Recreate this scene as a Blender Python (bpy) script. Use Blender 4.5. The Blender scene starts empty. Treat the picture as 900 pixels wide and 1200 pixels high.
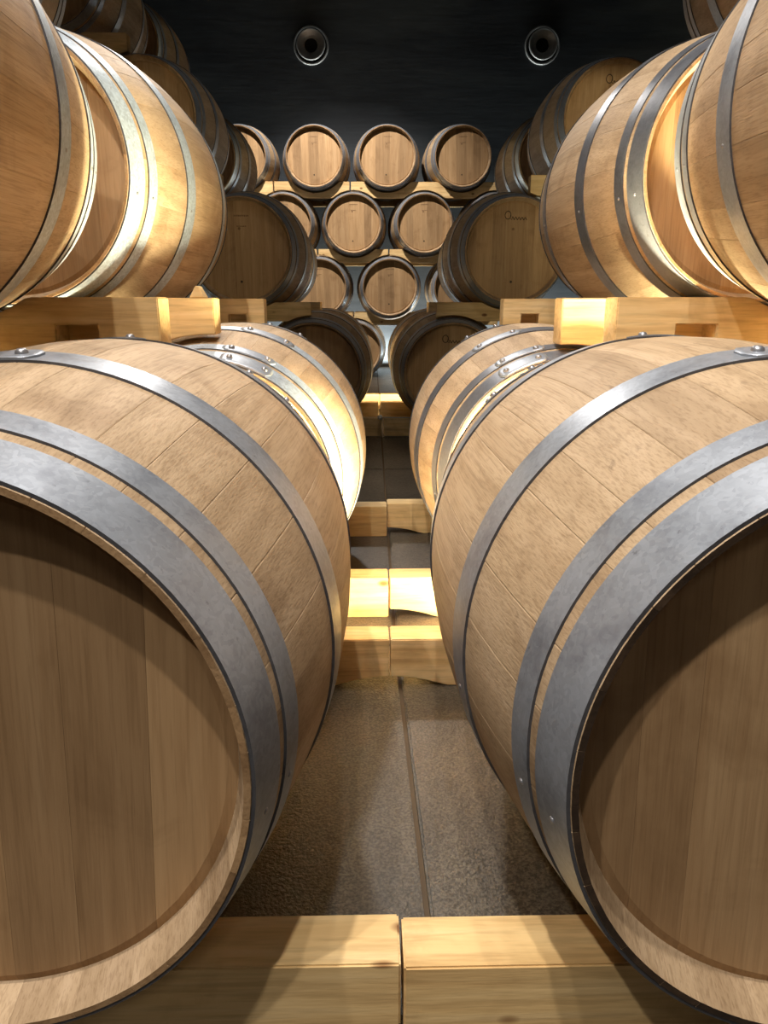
import bpy, bmesh, math, random
from mathutils import Vector, Matrix, Euler
random.seed(7)
sc = bpy.context.scene
COL = sc.collection
PI = math.pi
CZ = 0.79                                   # lens height above the floor

# ------------------------------------------------------------------ camera
cd = bpy.data.cameras.new('camera'); cam = bpy.data.objects.new('camera', cd); COL.objects.link(cam)
cd.sensor_fit = 'VERTICAL'; cd.sensor_height = 24.0; cd.lens = 873.14 / 1200 * 24.0
cd.clip_start = 0.02
cam.location = (0, 0, CZ)
cam.rotation_euler = (PI / 2 - 0.27643, 0, -0.02186)
sc.camera = cam

# ------------------------------------------------------------------ world, exposure
w = bpy.data.worlds.new('cellar_air'); sc.world = w; w.use_nodes = True
w.node_tree.nodes['Background'].inputs[0].default_value = (0.9, 0.85, 0.8, 1)
w.node_tree.nodes['Background'].inputs[1].default_value = 0.0
sc.view_settings.view_transform = 'Standard'; sc.view_settings.look = 'None'
sc.view_settings.exposure = 0.0; sc.view_settings.gamma = 1.0
sc.view_settings.use_curve_mapping = False

# ------------------------------------------------------------------ lamps
def spot(loc, aim, power, col, size, angle, blend=0.6):
    l = bpy.data.lights.new('ceiling_or_fill_spot', 'SPOT'); l.energy = power; l.color = col
    l.shadow_soft_size = size; l.spot_size = math.radians(angle); l.spot_blend = blend
    o = bpy.data.objects.new('ceiling_or_fill_spot', l); COL.objects.link(o); o.location = loc
    o.rotation_euler = (Vector(aim) - Vector(loc)).to_track_quat('-Z', 'Y').to_euler()
    return o
def strip(loc, aim, power, col, sx, sy):
    l = bpy.data.lights.new('floor_strip_light', 'AREA'); l.shape = 'RECTANGLE'; l.size = sx; l.size_y = sy
    l.energy = power; l.color = col
    o = bpy.data.objects.new('floor_strip_light', l); COL.objects.link(o); o.location = loc
    o.rotation_euler = (Vector(aim) - Vector(loc)).to_track_quat('-Z', 'Y').to_euler()
    return o
NEUT = (1.0, 0.93, 0.85); WARM = (1.0, 0.88, 0.56); COOL = (0.86, 0.93, 1.0)
spot((-0.85, 0.15, 4.6), (0.0, 0.9, 0.4), 470, NEUT, 0.05, 62)
spot((-1.7, -1.4, 4.6), (-0.3, 0.6, 0.4), 370, NEUT, 0.05, 50)
spot((-0.2, -0.9, 4.6), (0.3, 0.6, 0.4), 350, NEUT, 0.05, 50)
spot((0.15, 2.05, 4.6), (0.05, 1.6, 0.6), 150, NEUT, 0.05, 58)
spot((0.4, -2.2, 3.4), (0.1, 1.2, 0.6), 40, NEUT, 0.30, 80)  # added soft front fill behind the lens, no ceiling lamp there
spot((-0.2, 2.0, 4.6), (0.0, 2.1, 0.6), 100, NEUT, 0.06, 46)
spot((-0.7, 6.4, 4.6), (-0.25, 8.1, 1.75), 1250, NEUT, 0.04, 62, 1.0)
spot((-0.74, 7.2, 4.6), (-0.1, 1.1, 0.1), 480, NEUT, 0.12, 20)
spot((0.1, 2.6, 4.6), (0.1, 4.9, 0.6), 50, NEUT, 0.06, 50)
strip((-0.50, 1.555, 0.05), (-0.45, 1.72, 1.0), 78, WARM, 0.7, 0.05)
strip((0.62, 1.555, 0.05), (0.57, 1.80, 1.0), 175, WARM, 0.7, 0.05)
strip((0.05, 5.42, 0.04), (0.05, 5.5, 1.0), 40, WARM, 1.7, 0.05)
strip((0.05, 9.26, 0.05), (0.05, 9.36, 1.0), 260, (0.93, 1.0, 0.95), 6.0, 0.06)

# ------------------------------------------------------------------ materials
def nodes(name):
    m = bpy.data.materials.new(name); m.use_nodes = True
    nt = m.node_tree; b = nt.nodes['Principled BSDF']
    return m, nt, b, nt.nodes.new, nt.links.new
def srgb(r, g, b):
    f = lambda c: (c / 255) / 12.92 if c / 255 <= 0.04045 else ((c / 255 + 0.055) / 1.055) ** 2.4
    return (f(r), f(g), f(b), 1)
def ramp(nt, stops):
    r = nt.nodes.new('ShaderNodeValToRGB'); e = r.color_ramp.elements
    e[0].position, e[0].color = stops[0]; e[1].position, e[1].color = stops[-1]
    for p, c in stops[1:-1]:
        x = e.new(p); x.color = c
    return r
def shifted_coords(nt, amount=37.0):
    tc = nt.nodes.new('ShaderNodeTexCoord'); oi = nt.nodes.new('ShaderNodeObjectInfo')
    mul = nt.nodes.new('ShaderNodeMath'); mul.operation = 'MULTIPLY'; mul.inputs[1].default_value = amount
    nt.links.new(oi.outputs['Random'], mul.inputs[0])
    add = nt.nodes.new('ShaderNodeVectorMath'); add.operation = 'ADD'
    nt.links.new(tc.outputs['Object'], add.inputs[0]); nt.links.new(mul.outputs[0], add.inputs[1])
    return add.outputs[0], oi.outputs['Random']
def scaled(nt, vec, s):
    m = nt.nodes.new('ShaderNodeMapping'); m.inputs['Scale'].default_value = s
    nt.links.new(vec, m.inputs['Vector']); return m.outputs[0]
def noise(nt, vec, scale, detail=4, rough=0.55, dist=0.0):
    n = nt.nodes.new('ShaderNodeTexNoise'); n.inputs['Scale'].default_value = scale
    n.inputs['Detail'].default_value = detail; n.inputs['Roughness'].default_value = rough
    n.inputs['Distortion'].default_value = dist
    nt.links.new(vec, n.inputs['Vector']); return n.outputs['Fac']
def mixc(nt, fac, a, b, mode='MIX'):
    m = nt.nodes.new('ShaderNodeMix'); m.data_type = 'RGBA'; m.blend_type = mode
    for s, v in ((m.inputs[0], fac), (m.inputs[6], a), (m.inputs[7], b)):
        if hasattr(v, 'links'): nt.links.new(v, s)
        else: s.default_value = v
    return m.outputs[2]

def wood(name, dark, mid, light, along, knots=False, stain=0.35, rough=0.62, spread=0.5, bump=0.25, line=260, marks=0.0, fine=0.55, long=9.0):
    """Sawn wood: grain runs along the local axis 'along' (0 x, 1 y, 2 z); every piece gets its own tone."""
    m, nt, b, N, K = nodes(name)
    v, rnd = shifted_coords(nt)
    def sc3(across, length):
        s = [across] * 3; s[along] = length; return tuple(s)
    g1 = noise(nt, scaled(nt, v, sc3(26, 1.6)), 1.0, 5, 0.6, 0.6)
    g2 = noise(nt, scaled(nt, v, sc3(line, long)), 1.0, 3, 0.6)
    g3 = noise(nt, v, 5.0, 5, 0.62, 0.8)
    r1 = ramp(nt, [(0.28, dark), (0.5, mid), (0.72, light)]); K(g1, r1.inputs[0])
    r2 = ramp(nt, [(0.36, (0.70, 0.66, 0.62, 1)), (0.52, (1, 1, 1, 1))]); K(g2, r2.inputs[0])
    c = mixc(nt, fine, r1.outputs[0], r2.outputs[0], 'MULTIPLY')
    r3 = ramp(nt, [(0.30, (0.50, 0.42, 0.34, 1)), (0.47, (1, 1, 1, 1)), (1.0, (1.0, 1.0, 1.0, 1))]); K(g3, r3.inputs[0])
    c = mixc(nt, stain, c, r3.outputs[0], 'MULTIPLY')
    if marks:                                                     # dark handling marks in loose patches
        a1 = noise(nt, scaled(nt, v, sc3(60, 14)), 1.0, 6, 0.7, 1.2); a2 = noise(nt, v, 6.5, 2, 0.5)
        q1 = ramp(nt, [(0.36, (1, 1, 1, 1)), (0.47, (0, 0, 0, 1))]); K(a1, q1.inputs[0])
        q2 = ramp(nt, [(0.52, (0, 0, 0, 1)), (0.68, (1, 1, 1, 1))]); K(a2, q2.inputs[0])
        mm = N('ShaderNodeMath'); mm.operation = 'MULTIPLY'; K(q1.outputs[0], mm.inputs[0]); K(q2.outputs[0], mm.inputs[1])
        m2 = N('ShaderNodeMath'); m2.operation = 'MULTIPLY'; K(mm.outputs[0], m2.inputs[0]); m2.inputs[1].default_value = marks
        c = mixc(nt, m2.outputs[0], c, (0.11, 0.065, 0.035, 1))
    lo, hi = 1 - spread * 0.42, 1 + spread * 0.22
    r4 = ramp(nt, [(0.0, (lo, lo * 0.985, lo * 0.97, 1)), (0.55, (1, 1, 1, 1)), (1.0, (hi, hi, hi * 0.99, 1))]); K(rnd, r4.inputs[0])
    c = mixc(nt, 1.0, c, r4.outputs[0], 'MULTIPLY')
    if knots:
        vo = N('ShaderNodeTexVoronoi'); vo.inputs['Scale'].default_value = 1.0
        s = [11.0] * 3; s[along] = 6.0
        K(scaled(nt, v, tuple(s)), vo.inputs['Vector'])
        rk = ramp(nt, [(0.0, (0.16, 0.07, 0.03, 1)), (0.07, (0.26, 0.13, 0.06, 1)), (0.12, (1, 1, 1, 1))]); K(vo.outputs['Distance'], rk.inputs[0])
        c = mixc(nt, 0.9, c, rk.outputs[0], 'MULTIPLY')
    K(c, b.inputs['Base Color'])
    b.inputs['Roughness'].default_value = rough
    b.inputs['Specular IOR Level'].default_value = 0.3
    bp = N('ShaderNodeBump'); bp.inputs['Strength'].default_value = bump; bp.inputs['Distance'].default_value = 0.002
    K(g2, bp.inputs['Height']); K(bp.outputs[0], b.inputs['Normal'])
    return m

def metal(name, base, spangle=0.22, rough=0.42, metallic=0.75, speck=0.6):
    m, nt, b, N, K = nodes(name)
    v, rnd = shifted_coords(nt)
    vo = N('ShaderNodeTexVoronoi'); vo.inputs['Scale'].default_value = 210
    vd = N('ShaderNodeVectorMath'); vd.operation = 'ADD'
    n0 = N('ShaderNodeTexNoise'); n0.inputs['Scale'].default_value = 45; K(v, n0.inputs['Vector'])
    sc0 = N('ShaderNodeVectorMath'); sc0.operation = 'SCALE'; sc0.inputs['Scale'].default_value = 0.02; K(n0.outputs['Color'], sc0.inputs[0])
    K(v, vd.inputs[0]); K(sc0.outputs[0], vd.inputs[1]); K(vd.outputs[0], vo.inputs['Vector'])
    n1 = noise(nt, v, 14, 6, 0.65); n2 = noise(nt, v, 90, 4, 0.7)
    d = tuple(x * (1 - spangle) for x in base[:3]) + (1,); l = tuple(min(1, x * (1 + spangle)) for x in base[:3]) + (1,)
    rv = ramp(nt, [(0.1, d), (0.9, l)]); K(vo.outputs['Color'], rv.inputs[0])
    r1 = ramp(nt, [(0.30, (0.62, 0.62, 0.64, 1)), (0.5, (1, 1, 1, 1)), (0.8, (1.12, 1.12, 1.12, 1))]); K(n1, r1.inputs[0])
    c = mixc(nt, 0.8, rv.outputs[0], r1.outputs[0], 'MULTIPLY')
    r2 = ramp(nt, [(0.27, (0.4, 0.38, 0.36, 1)), (0.36, (1, 1, 1, 1))]); K(n2, r2.inputs[0])
    c = mixc(nt, speck, c, r2.outputs[0], 'MULTIPLY')
    K(c, b.inputs['Base Color']); b.inputs['Metallic'].default_value = metallic
    rr = N('ShaderNodeMapRange'); rr.inputs['To Min'].default_value = rough - 0.10; rr.inputs['To Max'].default_value = rough + 0.14
    K(n1, rr.inputs['Value']); K(rr.outputs[0], b.inputs['Roughness'])
    bp = N('ShaderNodeBump'); bp.inputs['Strength'].default_value = 0.12; bp.inputs['Distance'].default_value = 0.001
    K(n2, bp.inputs['Height']); K(bp.outputs[0], b.inputs['Normal'])
    return m

def plain(name, col, rough=0.6, metallic=0.0):
    m, nt, b, N, K = nodes(name)
    tc = N('ShaderNodeTexCoord'); n = noise(nt, tc.outputs['Object'], 60, 3)
    r = ramp(nt, [(0.3, tuple(x * 0.85 for x in col[:3]) + (1,)), (0.7, col)]); K(n, r.inputs[0])
    K(r.outputs[0], b.inputs['Base Color']); b.inputs['Roughness'].default_value = rough; b.inputs['Metallic'].default_value = metallic
    return m

OAK = wood('oak_stave', srgb(158, 133, 103), srgb(177, 152, 121), srgb(191, 166, 136), 1, stain=0.5, spread=0.36, marks=0.5, fine=0.7, bump=0.3, line=420, long=4.0)
OAK_HEAD = wood('oak_heading', srgb(150, 118, 82), srgb(168, 135, 97), srgb(182, 150, 111), 2, stain=0.4, spread=0.6, fine=0.42)
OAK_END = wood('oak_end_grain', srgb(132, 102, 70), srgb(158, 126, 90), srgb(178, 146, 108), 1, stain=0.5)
DARK_END = wood('dark_end_grain', srgb(40, 30, 22), srgb(58, 44, 32), srgb(80, 62, 46), 1, stain=0.6)  # much darker tone for the stave ends of the lower right barrel
PINE = wood('pine_timber', srgb(198, 160, 106), srgb(220, 187, 132), srgb(232, 204, 154), 0, knots=True, stain=0.4, spread=0.35, line=120)
STEEL = metal('galvanised_steel', (0.35, 0.38, 0.43, 1), 0.10, 0.42, 0.6)
DUSK = metal('dark_steel', (0.23, 0.24, 0.27, 1), 0.08, 0.36, 0.7)
GALV = metal('mottled_zinc', (0.45, 0.52, 0.59, 1), 0.18, 0.45, 0.4, 0.55)
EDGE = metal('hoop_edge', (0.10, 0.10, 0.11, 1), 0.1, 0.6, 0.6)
RIVET = metal('rivet_steel', (0.34, 0.34, 0.36, 1), 0.1, 0.35)
DARK = plain('dark_bung', srgb(52, 36, 24), 0.7)
FADED = plain('faded_print', srgb(122, 92, 62), 0.8)
INK = plain('burnt_brand', srgb(44, 28, 18), 0.8)
WHITE = plain('white_plastic', srgb(235, 235, 228), 0.4)

def mat_rubber():
    m, nt, b, N, K = nodes('dark_floor_mat')
    v, rnd = shifted_coords(nt, 11)
    n1 = noise(nt, v, 3.2, 6, 0.6, 0.5); n2 = noise(nt, v, 230, 3, 0.6); n3 = noise(nt, v, 60, 4, 0.6)
    r1 = ramp(nt, [(0.3, srgb(58, 53, 46)), (0.55, srgb(78, 71, 61)), (0.8, srgb(98, 88, 73))]); K(n1, r1.inputs[0])
    r2 = ramp(nt, [(0.40, (0.55, 0.55, 0.55, 1)), (0.62, (1.5, 1.5, 1.5, 1))]); K(n2, r2.inputs[0])
    c = mixc(nt, 1.0, r1.outputs[0], r2.outputs[0], 'MULTIPLY')
    K(c, b.inputs['Base Color'])
    rr = N('ShaderNodeMapRange'); rr.inputs['To Min'].default_value = 0.28; rr.inputs['To Max'].default_value = 0.52
    K(n3, rr.inputs['Value']); K(rr.outputs[0], b.inputs['Roughness'])
    bp = N('ShaderNodeBump'); bp.inputs['Strength'].default_value = 0.55; bp.inputs['Distance'].default_value = 0.0025
    ad = N('ShaderNodeMath'); ad.operation = 'ADD'; K(n2, ad.inputs[0]); K(n3, ad.inputs[1])
    K(ad.outputs[0], bp.inputs['Height']); K(bp.outputs[0], b.inputs['Normal'])
    return m
MAT = mat_rubber()
def mat_concrete(name, c0, c1, c2, rough=0.75, boards=True):
    m, nt, b, N, K = nodes(name)
    tc = N('ShaderNodeTexCoord'); v = tc.outputs['Object']
    n1 = noise(nt, scaled(nt, v, (0.7, 0.7, 3.2)), 1.0, 6, 0.6, 0.4); n2 = noise(nt, scaled(nt, v, (3, 3, 26)), 1.0, 4, 0.65)
    r1 = ramp(nt, [(0.3, c0), (0.5, c1), (0.75, c2)]); K(n1, r1.inputs[0])
    r2 = ramp(nt, [(0.3, (0.7, 0.7, 0.7, 1)), (0.7, (1.2, 1.2, 1.2, 1))]); K(n2, r2.inputs[0])
    c = mixc(nt, 0.6, r1.outputs[0], r2.outputs[0], 'MULTIPLY')
    K(c, b.inputs['Base Color']); b.inputs['Roughness'].default_value = rough
    bp = N('ShaderNodeBump'); bp.inputs['Strength'].default_value = 0.25; bp.inputs['Distance'].default_value = 0.004
    K(n2, bp.inputs['Height']); K(bp.outputs[0], b.inputs['Normal'])
    return m
WALLM = mat_concrete('dark_board_marked_concrete', srgb(40, 44, 50), srgb(52, 57, 63), srgb(66, 71, 75))
CEILM = mat_concrete('dark_ceiling_concrete', srgb(30, 30, 31), srgb(38, 38, 39), srgb(46, 46, 46))
SUBF = mat_concrete('dusty_concrete_floor', srgb(58, 44, 30), srgb(84, 66, 44), srgb(110, 88, 60))
NOZ = metal('brushed_nozzle', (0.34, 0.34, 0.34, 1), 0.05, 0.4, 0.6)
BLACK = plain('black_duct', srgb(8, 8, 8), 0.9)

# ------------------------------------------------------------------ mesh helpers
def mesh(name, verts, faces, mat, smooth=None):
    me = bpy.data.meshes.new(name); me.from_pydata(verts, [], faces); me.materials.append(mat)
    if smooth is not None:
        for p, s in zip(me.polygons, smooth): p.use_smooth = s
    me.update(); return me
def link(name, me, parent=None, loc=(0, 0, 0), rot=(0, 0, 0)):
    o = bpy.data.objects.new(name, me); COL.objects.link(o); o.location = loc; o.rotation_euler = rot
    if parent is not None: o.parent = parent
    return o
def tag(o, label, cat, group=None):
    o['label'] = label; o['category'] = cat
    if group: o['group'] = group
    return o
def bm_mesh(name, bm, mat, smooth=False):
    bmesh.ops.recalc_face_normals(bm, faces=bm.faces[:])
    me = bpy.data.meshes.new(name); bm.to_mesh(me); bm.free(); me.materials.append(mat)
    for p in me.polygons: p.use_smooth = smooth
    return me
def box_bm(x0, x1, y0, y1, z0, z1, bev=0.0):
    bm = bmesh.new()
    bmesh.ops.create_cube(bm, size=1.0)
    for v in bm.verts:
        v.co = Vector(((x0 + x1) / 2 + v.co.x * (x1 - x0), (y0 + y1) / 2 + v.co.y * (y1 - y0), (z0 + z1) / 2 + v.co.z * (z1 - z0)))
    if bev: bmesh.ops.bevel(bm, geom=bm.edges[:], offset=bev, segments=1, affect='EDGES')
    return bm

# ------------------------------------------------------------------ the setting
def struct(name, me, loc=(0, 0, 0)):
    o = link(name, me, None, loc); o['kind'] = 'structure'; return o
XW, Y0, Y1, ZC = 4.2, -2.6, 9.40, 4.75
floor = struct('floor', bm_mesh('floor', box_bm(-XW, XW, Y0, Y1, -0.12, -0.012), SUBF))
struct('ceiling', bm_mesh('ceiling', box_bm(-XW - .2, XW + .2, Y0 - .2, Y1 + .2, ZC, ZC + 0.15), CEILM))
struct('wall_back', bm_mesh('wall_back', box_bm(-XW - .2, XW + .2, Y1, Y1 + 0.2, -0.12, ZC), WALLM))
struct('wall_front', bm_mesh('wall_front', box_bm(-XW - .2, XW + .2, Y0 - 0.2, Y0, -0.12, ZC), CEILM))
struct('wall_left', bm_mesh('wall_left', box_bm(-XW - .2, -XW, Y0, Y1, -0.12, ZC), CEILM))
struct('wall_right', bm_mesh('wall_right', box_bm(XW, XW + .2, Y0, Y1, -0.12, ZC), CEILM))
def floor_mat(pts, thick=0.012):
    """one mat lying in the floor: its outline as corner points, a softened rim, top at z = 0"""
    bm = bmesh.new()
    vs = [bm.verts.new((x, y, 0)) for x, y in pts]; f = bm.faces.new(vs)
    r = bmesh.ops.extrude_face_region(bm, geom=[f])
    for v in r['geom']:
        if isinstance(v, bmesh.types.BMVert): v.co.z = -thick
    bmesh.ops.bevel(bm, geom=[e for e in bm.edges if all(abs(v.co.z) < 1e-6 for v in e.verts)], offset=0.004, segments=2, affect='EDGES')
    link('floor_mat', bm_mesh('floor_mat', bm, MAT), floor)
def seam(y): return 0.096 - 0.039 * y if y < 1.55 else 0.052 + 0.007 * y
g = 0.0042
ROWS = [-2.6, -1.0, 0.30, 1.62, 2.72, 3.55, 4.42, 5.60, 6.75, 7.9, 9.40]
for a, b_ in zip(ROWS[:-1], ROWS[1:]):
    sa, sb = seam(max(a, 0.0)), seam(b_ - 0.01)
    h = 0.002
    floor_mat([(sa - g - 1.3, a + h), (sa - g, a + h), (sb - g, b_ - h), (sb - g - 1.3, b_ - h)])
    floor_mat([(sa + g, a + h), (sa + g + 1.3, a + h), (sb + g + 1.3, b_ - h), (sb + g, b_ - h)])
    floor_mat([(-XW, a + h), (sa - g - 1.304, a + h), (sb - g - 1.304, b_ - h), (-XW, b_ - h)])
    floor_mat([(sa + g + 1.304, a + h), (XW, a + h), (XW, b_ - h), (sb + g + 1.304, b_ - h)])

# ------------------------------------------------------------------ barrels
RB, RH, LB = 0.350, 0.2835, 0.931
def R(s):
    u = 2 * s / LB - 1
    return RB - (RB - RH) * u * u
HOOPS = [('head_hoop', 0.0012, 0.0550), ('quarter_hoop', 0.0715, 0.1050), ('bilge_hoop', 0.2615, 0.3120)]
def r_in(s):
    t = min(s, LB - s)
    if t < 0.038: return R(0) - 0.0075 - (t / 0.038) * 0.0095
    if t < 0.050: return 0.2660 - (t - 0.038) / 0.012 * 0.006
    return min(R(s) - 0.024, 0.26 + (t - 0.05) * 0.6)
S_NEAR = [0, .006, .02, .038, .05, .075, .11, .16, .22, .30, .38, .4655]
S_NEAR = S_NEAR + [LB - s for s in reversed(S_NEAR[:-1])]
S_FAR = [0, .02, .038, .05, .11, .22, .34, .4655]
S_FAR = S_FAR + [LB - s for s in reversed(S_FAR[:-1])]
def stave_mesh(width, near):
    S = S_NEAR if near else S_FAR
    half = width / 2 - 0.0003
    cols = [-1, -.97, -.5, 0, .5, .97, 1] if near else [-1, -.4, .4, 1]
    V, F, SM = [], [], []
    def P(r, a, s): return (r * math.sin(a), s, r * math.cos(a))
    n = len(cols)
    core = cols[1:-1] if near else cols
    n2 = len(core)
    for s in S:                                                   # outer face
        for c in core: V.append(P(R(s) - (0.0012 if s in (0, LB) else 0.0), half * c, s))
    for i in range(len(S) - 1):
        for j in range(n2 - 1):
            a = i * n2 + j; F.append((a, a + n2, a + n2 + 1, a + 1)); SM.append(True)
    if near:                                                      # the two eased edges
        for c0, c1 in ((-1, cols[1]), (cols[-2], 1)):
            o1 = len(V)
            for s in S:
                for c in (c0, c1): V.append(P(R(s) - (0.0005 if abs(c) == 1 else 0.0) - (0.0012 if s in (0, LB) else 0.0), half * c, s))
            for i in range(len(S) - 1):
                a = o1 + 2 * i; F.append((a, a + 2, a + 3, a + 1)); SM.append(False)
    inner_cols = cols if near else [-1, 0, 1]
    m = len(inner_cols); o = len(V)
    for s in S:
        for c in inner_cols: V.append(P(r_in(s), half * c, s))
    for i in range(len(S) - 1):
        for j in range(m - 1):
            a = o + i * m + j; F.append((a, a + 1, a + m + 1, a + m)); SM.append(i > 3 and i < len(S) - 4)
    for side in (0, 1):                                           # the two joints
        o2 = len(V); c = -1 if side == 0 else 1
        for s in S:
            d = 0.0006
            V.append(P(R(s) - d, half * c, s)); V.append(P(r_in(s), half * c, s))
        for i in range(len(S) - 1):
            a = o2 + 2 * i
            F.append((a, a + 1, a + 3, a + 2) if side == 0 else (a, a + 2, a + 3, a + 1)); SM.append(False)
    for end, s in ((0, 0), (1, LB)):                              # the end grain
        o3 = len(V)
        ring = [P(R(s) - 0.0012, half * c, s) for c in cols] + [P(r_in(s), half * c, s) for c in reversed(cols)]
        V.extend(ring); idx = list(range(o3, o3 + len(ring)))
        F.append(tuple(idx) if end == 0 else tuple(reversed(idx))); SM.append(False)
    me = mesh('stave', V, F, OAK, SM)
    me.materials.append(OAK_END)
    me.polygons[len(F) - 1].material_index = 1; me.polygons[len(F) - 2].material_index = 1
    return me
CLASSES = [0.74, 0.94, 1.10, 1.30]
NST = 28
unit = 2 * PI / (7 * sum(CLASSES))
WID = [c * unit for c in CLASSES]
STAVES = {True: [stave_mesh(x, True) for x in WID], False: [stave_mesh(x, False) for x in WID]}

def ring_mesh(name, s0, s1, segs, mat, th=0.0027):
    prof = []
    for k in range(4):
        s = s0 + (s1 - s0) * k / 3; prof.append((R(s) + th, s))
    inner = [(R(s0) - 0.0008, s0), (R(s1) - 0.0008, s1)]
    V, F, SM = [], [], []
    for i in range(segs):
        a = 2 * PI * i / segs
        for r, s in prof: V.append((r * math.sin(a), s, r * math.cos(a)))
    n = 4
    for i in range(segs):
        k = (i + 1) % segs
        for j in range(n - 1):
            F.append((i * n + j, i * n + j + 1, k * n + j + 1, k * n + j)); SM.append(True)
    for e, (pr, inn) in enumerate(((prof[0], inner[0]), (prof[-1], inner[1]))):
        o = len(V)
        for i in range(segs):
            a = 2 * PI * i / segs
            for r, s in (pr, inn): V.append((r * math.sin(a), s, r * math.cos(a)))
        for i in range(segs):
            k = (i + 1) % segs
            f = (o + 2 * i, o + 2 * k, o + 2 * k + 1, o + 2 * i + 1)
            F.append(f if e == 0 else tuple(reversed(f))); SM.append(False)
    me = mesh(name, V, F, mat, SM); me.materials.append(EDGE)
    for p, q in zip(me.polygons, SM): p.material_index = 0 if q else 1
    return me
def plate_mesh(s0, s1, half):
    """overlapping end of a hoop: a strip that follows the barrel, corners cut off round"""
    V, F, SM = [], [], []
    n, m = 15, 5
    top = lambda s: R(s) + 0.0048
    for lay in (0, 1):
        for i in range(n):
            t = -1 + 2 * i / (n - 1)
            e = max(0.0, (abs(t) - 0.80) / 0.20)
            ins = (s1 - s0) * 0.5 * (1 - math.sqrt(max(0.0, 1 - e * e * 0.86)))
            for j in range(m):
                s = (s0 + ins + 0.0008) + (s1 - s0 - 2 * ins - 0.0016) * j / (m - 1)
                r = top(s) if lay == 0 else R(s) + 0.0015
                V.append((r * math.sin(t * half), s, r * math.cos(t * half)))
    for i in range(n - 1):
        for j in range(m - 1):
            a = i * m + j; F.append((a, a + 1, a + m + 1, a + m)); SM.append(True)
    o = n * m
    loop = [i * m for i in range(n)] + [(n - 1) * m + j for j in range(1, m)] + [i * m + m - 1 for i in range(n - 2, -1, -1)] + [j for j in range(m - 2, 0, -1)]
    for a, b_ in zip(loop, loop[1:] + loop[:1]):
        F.append((a, b_, b_ + o, a + o)); SM.append(False)
    return mesh('overlap_plate', V, F, STEEL, SM)
def rivet_mesh(r, hgt):
    V, F = [], []
    rings = [(1.0, 0.0), (0.92, 0.5), (0.6, 0.88)]
    n = 10
    for q, z in rings:
        for i in range(n): V.append((q * r * math.cos(2 * PI * i / n), q * r * math.sin(2 * PI * i / n), z * hgt))
    V.append((0, 0, hgt))
    for k in range(2):
        for i in range(n):
            j = (i + 1) % n; F.append((k * n + i, k * n + j, k * n + n + j, k * n + n + i))
    for i in range(n): F.append((2 * n + i, 2 * n + (i + 1) % n, 3 * n))
    return mesh('rivet', V, F, RIVET, [True] * len(F))
BIG_RIVET, NAIL = rivet_mesh(0.0075, 0.0060), rivet_mesh(0.0036, 0.0024)
HOOPM, PLATEM = {}, {}
for nm, a, b_ in HOOPS:
    for rear in (0, 1):
        s0, s1 = (a, b_) if not rear else (LB - b_, LB - a)
        for near in (True, False): HOOPM[nm, rear, near] = ring_mesh(nm, s0, s1, 112 if near else 64, STEEL)
        PLATEM[nm, rear] = plate_mesh(s0, s1, 0.20)

def heading(widths):
    """boards of a barrel head, chamfered round the rim; returns one mesh per board"""
    tot = sum(widths); R1, R2, D = 0.2545, 0.2672, 0.0045
    xs = [-R2]
    for q in widths: xs.append(xs[-1] + q / tot * 2 * R2)
    out = []
    for x0, x1 in zip(xs[:-1], xs[1:]):
        x0 += 0.00012; x1 -= 0.00012
        k = 7
        V, F = [], []
        for rad, y in ((R1, 0.0), (R2, D), (R2, D + 0.014)):
            a0, a1 = max(x0, -rad * 0.9999), min(x1, rad * 0.9999)
            if a0 > a1: a0 = a1 = max(-rad, min(rad, x0 if x0 > 0 else x1))
            for up in (1, -1):
                for i in range(k):
                    t = i / (k - 1)
                    if x0 < -R1 * .95: t = t * t
                    if x1 > R1 * .95: t = 1 - (1 - t) ** 2
                    x = a0 + (a1 - a0) * t
                    V.append((x, y, up * math.sqrt(max(0.0, rad * rad - x * x))))
        L2 = 2 * k
        for i in range(k - 1): F.append((i, k + i, k + i + 1, i + 1))
        for lay in (0, L2):
            for i in range(k - 1):
                F.append((lay + i, lay + i + 1, lay + L2 + i + 1, lay + L2 + i))
                F.append((lay + k + i, lay + L2 + k + i, lay + L2 + k + i + 1, lay + k + i + 1))
            F.append((lay, lay + L2, lay + L2 + k, lay + k))
            F.append((lay + k - 1, lay + 2 * k - 1, lay + L2 + 2 * k - 1, lay + L2 + k - 1))
        b0 = 2 * L2
        for i in range(k - 1): F.append((b0 + i, b0 + i + 1, b0 + k + i + 1, b0 + k + i))
        out.append(mesh('heading_board', V, F, OAK_HEAD))
    return out
HEADS = [heading(x) for x in ((1.0, 1.25, .8, 1.15, .75, 1.2, .9), (.8, .75, 1.35, 1.5, .95, 1.1, 1.2), (1.1, .9, 1.2, .7, 1.3, .85, 1.1), (.7, 1.2, 1.0, 1.3, .9, 1.0, 1.1))]
S_HEAD = 0.0375

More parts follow.
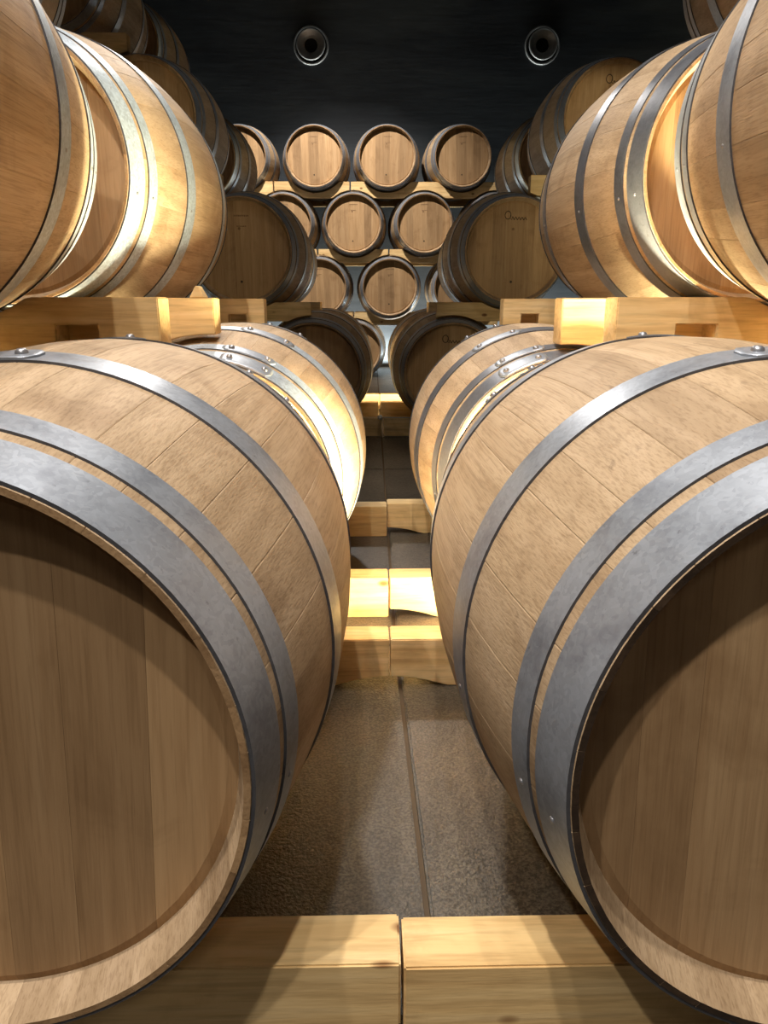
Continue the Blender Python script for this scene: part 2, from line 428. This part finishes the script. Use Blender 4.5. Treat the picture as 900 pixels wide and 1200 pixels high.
def tube_mesh(name, pts, rad, mat, n=6):
    V, F = [], []
    P = [Vector(p) for p in pts]
    for i, p in enumerate(P):
        d = (P[min(i + 1, len(P) - 1)] - P[max(i - 1, 0)]).normalized()
        u = d.cross(Vector((0.13, 1, 0.21))).normalized(); v = d.cross(u)
        for k in range(n):
            a = 2 * PI * k / n; V.append(tuple(p + (u * math.cos(a) + v * math.sin(a)) * rad))
    for i in range(len(P) - 1):
        for k in range(n):
            j = (k + 1) % n; F.append((i * n + k, i * n + j, i * n + n + j, i * n + n + k))
    F.append(tuple(range(n))); F.append(tuple(reversed(range(len(P) * n - n, len(P) * n))))
    return mesh(name, V, F, mat, [True] * len(F))
def script_mark():
    """burnt-in handwriting on a head: a looped capital and a run of low letters"""
    pts = []
    for i in range(17):
        a = PI * 0.1 + 2 * PI * i / 16; pts.append((-0.042 + 0.017 * math.cos(a), 0, 0.006 + 0.021 * math.sin(a)))
    pts += [(-0.030, 0, -0.010), (-0.020, 0, -0.018)]
    for i in range(1, 31):
        t = i / 30; pts.append((-0.020 + 0.085 * t, 0, -0.010 + 0.0085 * math.sin(t * 9.5 * PI) * (1 - 0.25 * t) - 0.003 * t))
    return tube_mesh('brand_mark', pts, 0.0021, INK, 5)
def print_mark(w_, gap):
    """two short printed lines, too far off to read: a bar of separate strokes each"""
    bm = bmesh.new()
    rnd = random.Random(3)
    for row, (z, ww, hh) in enumerate(((0.0, w_, 0.010), (-gap, w_ * 0.62, 0.006))):
        x = -ww / 2
        while x < ww / 2:
            q = rnd.uniform(0.0035, 0.008)
            b2 = box_bm(x, x + q, -0.0006, 0.0004, z - hh * rnd.uniform(.35, .5), z + hh * rnd.uniform(.35, .5))
            me = bpy.data.meshes.new('t'); b2.to_mesh(me); b2.free(); bm.from_mesh(me); bpy.data.meshes.remove(me)
            x += q + rnd.uniform(0.0015, 0.003)
    return bm_mesh('printed_mark', bm, FADED)
def disc_mesh(name, r, th, mat, n=14):
    bm = bmesh.new()
    bmesh.ops.create_cone(bm, cap_ends=True, segments=n, radius1=r, radius2=r * 0.9, depth=th, matrix=Matrix.Rotation(PI / 2, 4, 'X'))
    return bm_mesh(name, bm, mat)
SCRIPT, PRINT, TAP = script_mark(), print_mark(0.075, 0.055), disc_mesh('tap_bung', 0.007, 0.003, DARK)
LOGO = disc_mesh('round_stamp', 0.008, 0.0012, FADED, 8)

BARRELS = []
def barrel(label, x, y, z, yaw=0.0, near=False, group=None, marks=None, tilt=0.0, hoop_turn=0.0, head=None, seed=0, zinc=False, char=False):
    """lying barrel: x, z give the axis, y the front end of the staves; z is counted from the lens"""
    rnd = random.Random(seed * 17 + 5)
    ax = Vector((math.sin(yaw), math.cos(yaw), 0))
    c = Vector((x, y, z + CZ)) + ax * (LB / 2)
    BARRELS.append((x, y, z, yaw))
    root = bpy.data.objects.new('wine_barrel', None); COL.objects.link(root)
    root.location = (c.x, c.y, c.z - RB); root.rotation_euler = (0, 0, -yaw)
    tag(root, label, 'barrel', group)
    off = (0, -LB / 2, RB)
    order = [0, 1, 2, 3] * 7; rnd.shuffle(order); a = rnd.uniform(0, 6)
    for k in order:
        sv = link('stave', STAVES[near][k], root, off, (0, a + WID[k] / 2, 0)); a += WID[k]
        if char: sv.material_slots[1].link = 'OBJECT'; sv.material_slots[1].material = DARK_END
    for nm, s0, s1 in HOOPS:
        for rear in (0, 1):
            turn = hoop_turn + rnd.uniform(-0.05, 0.05) + (0.75 * (1 if x < 0 else -1) if rear and near and nm != 'bilge_hoop' and abs(hoop_turn) < 1 else 0.0) + (0.0 if near else rnd.uniform(-.5, .5))
            h = link(nm, HOOPM[nm, rear, near], root, off, (0, turn, 0))
            if zinc: h.material_slots[0].link = 'OBJECT'; h.material_slots[0].material = GALV if zinc == 1 else DUSK
            if near:
                link('overlap_plate', PLATEM[nm, rear], h)
                s = (s0 + s1) / 2; s = LB - s if rear else s
                slope = math.atan((R(s + .001) - R(s - .001)) / .002)
                for t in (-0.135, 0.135):
                    r = R(s) + 0.0046
                    rv = link('rivet', BIG_RIVET, h, (r * math.sin(t), s, r * math.cos(t))); rv.rotation_euler = (slope, t, 0)
                for t in (1.75, -1.75, 2.9):
                    r = R(s) + 0.0021; t -= turn
                    rv = link('rivet', NAIL, h, (r * math.sin(t), s, r * math.cos(t))); rv.rotation_euler = (slope, t, 0)
    H = HEADS[rnd.randrange(4) if head is None else head]
    for me in H: link('heading_board', me, root, (0, -LB / 2 + S_HEAD, RB), (0, tilt, 0))
    for me in H: link('heading_board', me, root, (0, LB / 2 - S_HEAD, RB), (0, tilt, PI))
    yh = -LB / 2 + S_HEAD
    def on_head(name, me, px, pz, dy=-0.0004):
        q = Matrix.Rotation(tilt, 3, 'Y') @ Vector((px, 0, pz))
        link(name, me, root, (q.x, yh + dy, RB + q.z), (0, tilt, 0))
    if marks:
        on_head('brand_mark' if marks == 'script' else 'printed_mark', SCRIPT if marks == 'script' else PRINT, 0.0, 0.185)
        on_head('round_stamp', LOGO, -0.01, 0.118, -0.0002)
        on_head('tap_bung', TAP, -0.01, -0.165, -0.0008)
    return root

F = 0.008
B = barrel
# front rows, lower tier
B('big oak barrel at the lower left with its bare head facing the camera', -0.386, 0.558 + F, -0.401, 0.018, True, 'front barrels', None, 0.05, -0.15, 1, 1)
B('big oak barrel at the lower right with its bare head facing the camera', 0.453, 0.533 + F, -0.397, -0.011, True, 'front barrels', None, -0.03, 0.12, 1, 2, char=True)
B('lower barrel with mottled galvanised hoops behind the big lower left barrel', -0.363, 1.622 + F, -0.407, 0.016, True, 'second row barrels', None, 0.0, 0.36, None, 3, True)
B('lower barrel with smooth dark hoops and lit rim behind the big lower right barrel', 0.471, 1.711 + F, -0.412, 0.008, True, 'second row barrels', None, 0.0, -0.40, None, 4, 2)
# front rows, second tier
B('nearest upper barrel cut off by the left edge of the photo', -0.778, 0.547 + F, 0.272, 0.006, True, 'front barrels', None, 0.0, -1.5, None, 5, True)
B('nearest upper barrel cut off by the right edge of the photo', 0.895, 0.565 + F, 0.282, -0.045, True, 'front barrels', None, 0.0, 1.5, None, 6)
B('upper left barrel whose orange head shows in the gap behind the nearest one', -0.786, 1.728 + F, 0.276, 0.038, True, 'second row barrels', None, 0.0, -1.6, None, 7, True)
B('upper right barrel whose orange head shows in the gap behind the nearest one', 0.887, 1.748 + F, 0.280, -0.019, True, 'second row barrels', None, 0.0, 1.6, None, 8, 2)
# front rows, third tier
B('barrel at the very top left, mostly out of the photo above the left stack', -1.20, 1.73, 0.955, 0.0, True, None, None, 0.0, -1.6, None, 9)
B('barrel peeking in at the top right corner above the upper right barrels', 1.275, 1.73, 0.955, 0.0, True, None, None, 0.0, 1.6, None, 10)
# the stacks across the passage: fourth and fifth rows
YC, YE = 4.40, 5.56
B('dark lower barrel beyond the passage on the left, head in deep shade', -0.318, YC, -0.405, 0.01, False, 'barrels across the passage', None, 0.0, 0.0, 0, 11)
B('dark lower barrel beyond the passage on the right with script on its head', 0.497, YC, -0.405, 0.0, False, 'barrels across the passage', 'script', 0.0, 0.0, 1, 12)
B('mid tier barrel beyond the passage on the left with printed lines on its shaded head', -0.700, YC, 0.268, 0.01, False, 'barrels across the passage', 'print', 0.0, 0.0, 0, 13)
B('mid tier barrel beyond the passage on the right with dark script on its head', 0.832, YC, 0.268, -0.01, False, 'barrels across the passage', 'script', 0.0, 0.0, 3, 14)
B('third tier barrel beyond the passage on the left, in shade above the lit barrel', -1.185, YC, 0.950, 0.0, False, 'barrels across the passage', None, 0.0, 0.0, 2, 15)
B('third tier barrel beyond the passage on the right, head half hidden with script', 1.345, YC, 0.950, 0.0, False, 'barrels across the passage', 'script', 0.0, 0.0, 2, 16)
B('topmost dark barrel beyond the passage on the left, under the black ceiling', -1.645, YC, 1.632, 0.0, False, 'barrels across the passage', None, 0.0, 0.0, 1, 17)
B('lower barrel on the left just behind the dark shaded one beyond the passage', -0.318, YE, -0.405, 0.0, False, 'fifth row barrels', None, 0.0, 0.0, 1, 18)
B('lower barrel on the right just behind the dark script barrel beyond the passage', 0.510, YE, -0.405, 0.0, False, 'fifth row barrels', None, 0.0, 0.0, 2, 19)
B('mid tier barrel with a bright rim just behind the printed head on the left', -0.735, YE, 0.268, 0.0, False, 'fifth row barrels', None, 0.0, 0.0, 1, 20)
B('mid tier barrel with a bright rim just behind the large script head on the right', 0.900, YE, 0.268, 0.0, False, 'fifth row barrels', None, 0.0, 0.0, 0, 21)
B('third tier barrel with bright hoop behind the shaded left barrel', -1.175, YE, 0.950, 0.0, False, 'fifth row barrels', None, 0.0, 0.0, 3, 22)
B('third tier barrel with bright hoop behind the right third tier barrel', 1.330, YE, 0.950, 0.0, False, 'fifth row barrels', None, 0.0, 0.0, 3, 23)
B('topmost barrel with a glinting hoop, rearmost of the top left stack', -1.640, YE, 1.632, 0.0, False, 'fifth row barrels', None, 0.0, 0.0, 3, 24)

# the rack along the back wall: px, py of each rim centre in the photograph's frame gives direction, YK the distance
fpx = 873.14
def ray(px, py):
    p, yw = 0.27643, 0.02186
    fwd = Vector((math.sin(yw) * math.cos(p), math.cos(yw) * math.cos(p), -math.sin(p))); rt = Vector((math.cos(yw), -math.sin(yw), 0)); up = rt.cross(fwd)
    d = rt * ((px - 450) / fpx) + up * ((600 - py) / fpx) + fwd
    return d / d.y
YK = 8.10
RACK = [(278, 183, 'top row of the back rack, leftmost barrel half behind the left stack', 0.02),
        (368, 183, 'top row of the back rack, brightly lit barrel left of the middle', 0.0),
        (454, 183, 'top row of the back rack, barrel in the middle with warm lit head', 0.0),
        (543, 183, 'top row of the back rack, dim barrel beside the right stack', -0.05),
        (332, 262, 'second row of the back rack, barrel half hidden by the left stack', 0.0),
        (414, 262, 'second row of the back rack, barrel left of the middle', 0.0),
        (498, 262, 'second row of the back rack, barrel right of the middle', -0.03),
        (581, 262, 'second row of the back rack, barrel nearly hidden by the right stack', 0.0),
        (374, 337, 'third row of the back rack, barrel beside the left stack', 0.0),
        (457, 337, 'third row of the back rack, barrel in the middle', 0.0),
        (541, 337, 'third row of the back rack, barrel mostly behind the right stack', 0.0),
        (415, 410, 'bottom row of the back rack, dark barrel seen beside the shaded left one', 0.0)]
for i, (px, py, lb, yw) in enumerate(RACK):
    d = ray(px, py) * YK
    B(lb, d.x, YK, d.z, yw, False, 'barrels on the back rack', 'print', random.uniform(-.04, .04), 0.0, (0, 3, 2, 1)[i % 4], 40 + i)

# ------------------------------------------------------------------ timbers under the barrels
def timber(label, x0, x1, y, zt, h=0.108, wd=0.070, cradles=(), arches=(), notches=(), group=None, mat=None, parts=None, bev=0.0022, chips=0):
    """pine cradle timber: hollowed above and below to the barrels it carries or lies on; arches = (cx, cz, r) are further hollows from below, notches = (cx, w, h)"""
    cradles, arches = list(cradles), list(arches)
    for bx, by, bz, bw in BARRELS:
        a, b_ = max(y, by), min(y + wd, by + LB)
        if b_ - a < 0.005 or bx + 0.4 < x0 or bx - 0.4 > x1: continue
        r = max(R(a - by), R((a + b_) / 2 - by), R(b_ - by)) + 0.0062
        mx = bx + math.tan(bw) * ((a + b_) / 2 - by)
        (cradles if bz > zt - h / 2 else arches).append((mx, bz, r))
    top, bot = zt, zt - h
    cx0 = (x0 + x1) / 2
    up = []
    def cut(x, base, arcs, sign):
        z = base
        for cx, cz, r in arcs:
            if abs(x - cx) < r:
                q = cz - sign * math.sqrt(r * r - (x - cx) ** 2)
                z = min(z, q) if sign > 0 else max(z, q)
        return z
    n = 60
    xs = set(round(x0 + (x1 - x0) * i / n, 5) for i in range(n + 1))
    for a, b_, c in notches:
        for q in (a - b_ / 2, a + b_ / 2): xs |= {round(q - 0.0004, 5), round(q + 0.0004, 5)}
    xs = sorted(x for x in xs if x0 <= x <= x1)
    def bottom(x):
        z = cut(x, bot, arches, -1)
        for a, b_, c in notches:
            if abs(x - a) < b_ / 2: z = max(z, bot + c)
        return z
    def simp(pts):
        out = [pts[0]]
        for i in range(1, len(pts) - 1):
            a, b_, c = out[-1], pts[i], pts[i + 1]
            if abs((b_[0] - a[0]) * (c[1] - a[1]) - (b_[1] - a[1]) * (c[0] - a[0])) > 1e-6: out.append(b_)
        return out + [pts[-1]]
    tp = simp([(x, cut(x, top, cradles, 1)) for x in xs]); bt = simp([(x, bottom(x)) for x in xs])
    bm = bmesh.new()
    loop = tp + bt[::-1]
    vs = [bm.verts.new((x - cx0, -wd / 2, z - bot)) for x, z in loop]
    f = bm.faces.new(vs)
    r = bmesh.ops.extrude_face_region(bm, geom=[f])
    for v in r['geom']:
        if isinstance(v, bmesh.types.BMVert): v.co.y = wd / 2
    bmesh.ops.recalc_face_normals(bm, faces=bm.faces[:])
    ed = [e for e in bm.edges if len(e.link_faces) == 2 and e.calc_face_angle(0) > 1.0]
    for a, b_, c in notches:
        zz = max(cut(a + q, bot, arches, -1) for q in (-b_ / 2, 0, b_ / 2)) - bot + 0.001
        if c - zz < 0.004: continue
        q = box_bm(a - b_ / 2 - cx0 - .001, a + b_ / 2 - cx0 + .001, wd / 2 - 0.016, wd / 2 - 0.003, zz, c + .001)
        t = bpy.data.meshes.new('t'); q.to_mesh(t); q.free(); bm.from_mesh(t); bpy.data.meshes.remove(t)
    bmesh.ops.bevel(bm, geom=ed, offset=bev, segments=2, affect='EDGES', clamp_overlap=True)
    ng = [f for f in bm.faces if len(f.verts) > 4]
    bmesh.ops.triangulate(bm, faces=ng)
    o = link('cradle_timber', bm_mesh('cradle_timber', bm, mat or PINE), None, (cx0, y + wd / 2, CZ + bot))
    tag(o, label, 'timber', group)
    return o

HT = 0.083                                    # rises of the notch
def pair(yL, yR, joint, axL, axR, zc, hL=0.108, hR=0.108, labL='', labR='', gap=0.0016, pitch=0.83, archL=True, archR=True, zt=None, s_on=0.10, group=None, wdL=.07, wdR=.07, inner=None, notch=0):
    """the left and right timber of one line under one tier; joint is the point between them"""
    r = R(s_on) + 0.003
    zt = zc - 0.278 if zt is None else zt
    out = []
    for side, y, ax, h, lab, arch, wd in ((-1, yL, axL, hL, labL, archL, wdL), (1, yR, axR, hR, labR, archR, wdR)):
        if lab is None: continue
        e = joint + side * gap if inner is None else inner[0 if side < 0 else 1]
        x0, x1 = (e - pitch, e) if side < 0 else (e, e + pitch)
        ends = [(e + side * q, zt - h - 0.33 + 0.022, 0.33) for q in ((0, pitch) if inner is None else (pitch,))] if arch else []
        nts = [(e + side * q, 0.075 if notch == 0.148 else 0.058, 0.058) for q in (notch, pitch - notch)] if notch else []
        out.append(timber(lab, x0, x1, y, zt, h, wd, (), ends, nts, group))
    return out
ZT1 = -0.682
GF = 'timbers on the floor'
pair(0.633, 0.628, 0.0335, -0.386, 0.453, -0.40, labL='pale floor timber under the front of the big lower left barrel', labR='pale floor timber under the front of the big lower right barrel', zt=ZT1, group=GF)
pair(1.425, 1.425, 0.0436, -0.370, 0.450, -0.40, labL='floor timber under the rear of the big lower left barrel', labR='floor timber under the rear of the big lower right barrel', zt=ZT1, group=GF)
pair(1.785, 1.785, 0.052, -0.363, 0.471, -0.407, labL='glowing floor timber, left half of the brightest pair in the aisle', labR='glowing floor timber, right half of the brightest pair, arched below', zt=ZT1, group=GF, archL=False)
pair(2.470, 2.505, 0.065, -0.350, 0.478, -0.407, hL=.1075, labL='stained floor timber behind the glowing pair, left half', labR='arched floor timber behind the glowing pair, right half', zt=ZT1, group=GF, archL=False)
G2 = 'timbers between first and second tier'
ZT2 = 0.006
def pair2(y, axL, axR, eL, eR, zc, labL, labR, zt=ZT2, h=0.106, **k):
    return pair(y, y, 0, axL, axR, zc, h, h, labL, labR, zt=zt, inner=(eL, eR), group=k.pop('group', G2), **k)
pair2(1.385, -0.775, 0.875, -0.372, 0.452, 0.275, 'notched timber across the big lower left barrel', 'notched timber across the big lower right barrel', wdL=.075, wdR=.075, notch=0.148)
pair2(1.745, -0.780, 0.885, -0.345, 0.444, 0.275, 'bright orange lit timber end face behind the notched left timber', 'bright orange lit timber end face behind the notched right timber', wdL=.075, wdR=.075, notch=0.148)
pair2(2.480, -0.765, 0.880, -0.330, 0.440, 0.275, 'notched timber on top of the lower left barrel with mottled hoops', 'notched timber on top of the lower right barrel with dark hoops', notch=0.087)
# across the passage
pair(4.47, 4.47, 0.082, -0.318, 0.497, -0.405, hL=.108, labL='shaded floor timber across the passage, left of the joint', labR='shaded floor timber across the passage, right of the joint', zt=ZT1, group=GF, archL=False, archR=False)
pair(5.20, 5.20, 0.088, -0.310, 0.500, -0.405, labL='dim rear floor timber across the passage on the left', labR='dim rear floor timber across the passage on the right', zt=ZT1, group=GF, archL=False, archR=False)
pair(5.64, 5.64, 0.092, -0.318, 0.510, -0.405, labL='bright yellow floor timber deep in the aisle, left half', labR='bright yellow floor timber deep in the aisle, right half', zt=ZT1 + 0.005, hL=.113, hR=.113, group=GF, archL=False, archR=False)
pair2(4.47, -0.700, 0.832, -0.325, 0.405, 0.268, 'brown timber under the printed head barrel across the passage', 'brown timber under the large script head barrel across the passage', zt=-0.010)
pair2(5.20, -0.700, 0.832, -0.318, 0.415, 0.268, 'small lit timber end poking out right of the left brown timber', 'small lit timber end poking out left of the right brown timber', zt=-0.010)
pair2(5.64, -0.735, 0.900, -0.330, 0.440, 0.268, 'timber under the bright rimmed mid tier barrel on the left', 'timber under the bright rimmed mid tier barrel on the right', zt=-0.010)
G3 = 'timbers between second and third tier'
pair2(4.47, -1.185, 1.345, -0.800, 0.915, 0.950, 'timber end under the shaded third tier barrel on the left', 'knotty timber under the third tier barrel on the right', zt=0.672, group=G3)
pair2(5.64, -1.175, 1.330, -0.800, 0.930, 0.950, 'timber under the rear third tier barrel on the left', 'timber under the rear third tier barrel on the right', zt=0.672, group=G3)
pair2(4.47, -1.645, 0, -1.255, 0, 1.632, 'highest timber, its end showing under the topmost left barrel', None, zt=1.352, group=G3)
pair2(5.64, -1.640, 0, -1.255, 0, 1.632, 'timber under the rearmost topmost barrel on the left', None, zt=1.352, group=G3)

# rack timbers of the back wall
def shelf_line(py_top, py_bot, breaks, row_px, row_py, rlabels, low=None, y=YK + 0.08):
    zt = ray(455, py_top).z * y; zb = ray(455, py_bot).z * y
    cr = [(ray(px, row_py).x * YK, ray(px, row_py).z * YK, R(.10) + 0.003) for px in row_px]
    xs = [ray(px, py_top).x * y for px in breaks]
    ar = [(ray(px, low[1]).x * YK, ray(px, low[1]).z * YK, R(.16) + 0.003) for px in low[0]]
    for a, b_, lab in zip(xs[:-1], xs[1:], rlabels):
        timber(lab, a + 0.0015, b_ - 0.0015, y, zt, zt - zb, 0.075, group='rack timbers at the back wall')
    cr2 = [(c[0], c[1], R(.1) + 0.003) for c in cr]
    for a, b_, lab in zip(xs[:-1], xs[1:], rlabels):
        timber('rear ' + lab, a + 0.0015, b_ - 0.0015, y + 0.70, zt, zt - zb, 0.075, group='rear rack timbers at the back wall')
shelf_line(213, 232, (235, 321, 411, 588), (190, 278, 368, 454, 543, 630), 183, ['top rack timber running behind the left stack', 'pale top rack timber under the brightest head', 'orange top rack timber reaching to the right stack'], ((249, 332, 414, 498, 581), 262))
shelf_line(292, 308, (270, 373, 455, 545, 625), (249, 332, 414, 498, 581), 262, ['second rack timber behind the left stack', 'second rack timber left of the middle', 'second rack timber right of the middle', 'second rack timber behind the right stack'], ((291, 374, 457, 541, 624), 337))
shelf_line(366, 381, (330, 415, 500, 585), (291, 374, 457, 541), 337, ['third rack timber beside the left stack', 'third rack timber in the middle', 'third rack timber behind the right stack'], ((332, 415, 498, 581), 402))

# ------------------------------------------------------------------ small things
bm = bmesh.new()
pts = [(-.017, -.02, 0), (.019, -.02, 0), (.019, .02, 0), (-.017, .02, 0), (-.003, -.017, .026), (.005, -.017, .026), (.005, .017, .026), (-.003, .017, .026)]
vs = [bm.verts.new(p) for p in pts]
for f in ((0, 3, 2, 1), (4, 5, 6, 7), (0, 1, 5, 4), (1, 2, 6, 5), (2, 3, 7, 6), (3, 0, 4, 7)): bm.faces.new([vs[i] for i in f])
bmesh.ops.bevel(bm, geom=bm.edges[:], offset=0.002, segments=1, affect='EDGES')
tag(link('wooden_wedge', bm_mesh('wooden_wedge', bm, PINE), None, (-0.386, 1.785, CZ + ZT2)), 'small pale wooden wedge on the end of the bright orange left timber', 'wedge')

# air nozzles high on the back wall
def lathe(name, prof, mat, n=40):
    V, F = [], []
    for i in range(n):
        a = 2 * PI * i / n
        for r, y in prof: V.append((r * math.cos(a), y, r * math.sin(a)))
    m = len(prof)
    for i in range(n):
        k = (i + 1) % n
        for j in range(m - 1): F.append((i * m + j, i * m + j + 1, k * m + j + 1, k * m + j))
    return mesh(name, V, F, mat, [True] * len(F))
RING = lathe('outer_ring', [(0.196, 0.0), (0.196, -0.020), (0.186, -0.026), (0.176, -0.020), (0.170, 0.0)], NOZ)
CONE = lathe('nozzle_cone', [(0.160, 0.0), (0.160, -0.012), (0.150, -0.020), (0.136, -0.010), (0.112, 0.012), (0.088, 0.030), (0.076, 0.028), (0.072, 0.034), (0.072, 0.046)], NOZ)
BACKD = lathe('duct', [(0.0005, 0.0), (0.176, 0.0), (0.176, -0.004), (0.158, -0.004)], BLACK)
HOLE = lathe('duct_mouth', [(0.0005, 0.0), (0.075, 0.0)], BLACK)
for px, lab in ((364, 'round metal air nozzle high on the black wall, left one'), (637, 'round metal air nozzle high on the black wall, right one')):
    d = ray(px, 51) * (Y1 - 0.075)
    t = bpy.data.objects.new('air_nozzle', None); COL.objects.link(t); t.location = (d.x, Y1, d.z + CZ)
    tag(t, lab, 'air vent', 'air nozzles on the back wall')
    link('outer_ring', RING, t, (0, 0, 0)); link('nozzle_cone', CONE, t, (0.0, -0.052, 0.0)); link('duct', BACKD, t, (0, -0.001, 0)); link('duct_mouth', HOLE, t, (0, -0.006, 0))
# white knob with its wire on the floor timbers across the passage
d = ray(445.5, 489) * 4.44
k = bpy.data.objects.new('cable_knob', None); COL.objects.link(k); k.location = (d.x, 4.44, d.z + CZ)
tag(k, 'small white round knob with a thin wire on the shaded timber across the passage', 'knob')
bm = bmesh.new(); bmesh.ops.create_uvsphere(bm, u_segments=14, v_segments=8, radius=0.016)
link('knob_ball', bm_mesh('knob_ball', bm, WHITE, True), k)
link('wire', tube_mesh('wire', [(0.01, 0, 0), (0.06, -0.002, -0.002), (0.13, -0.002, -0.003), (0.22, -0.002, -0.002)], 0.0022, STEEL), k)
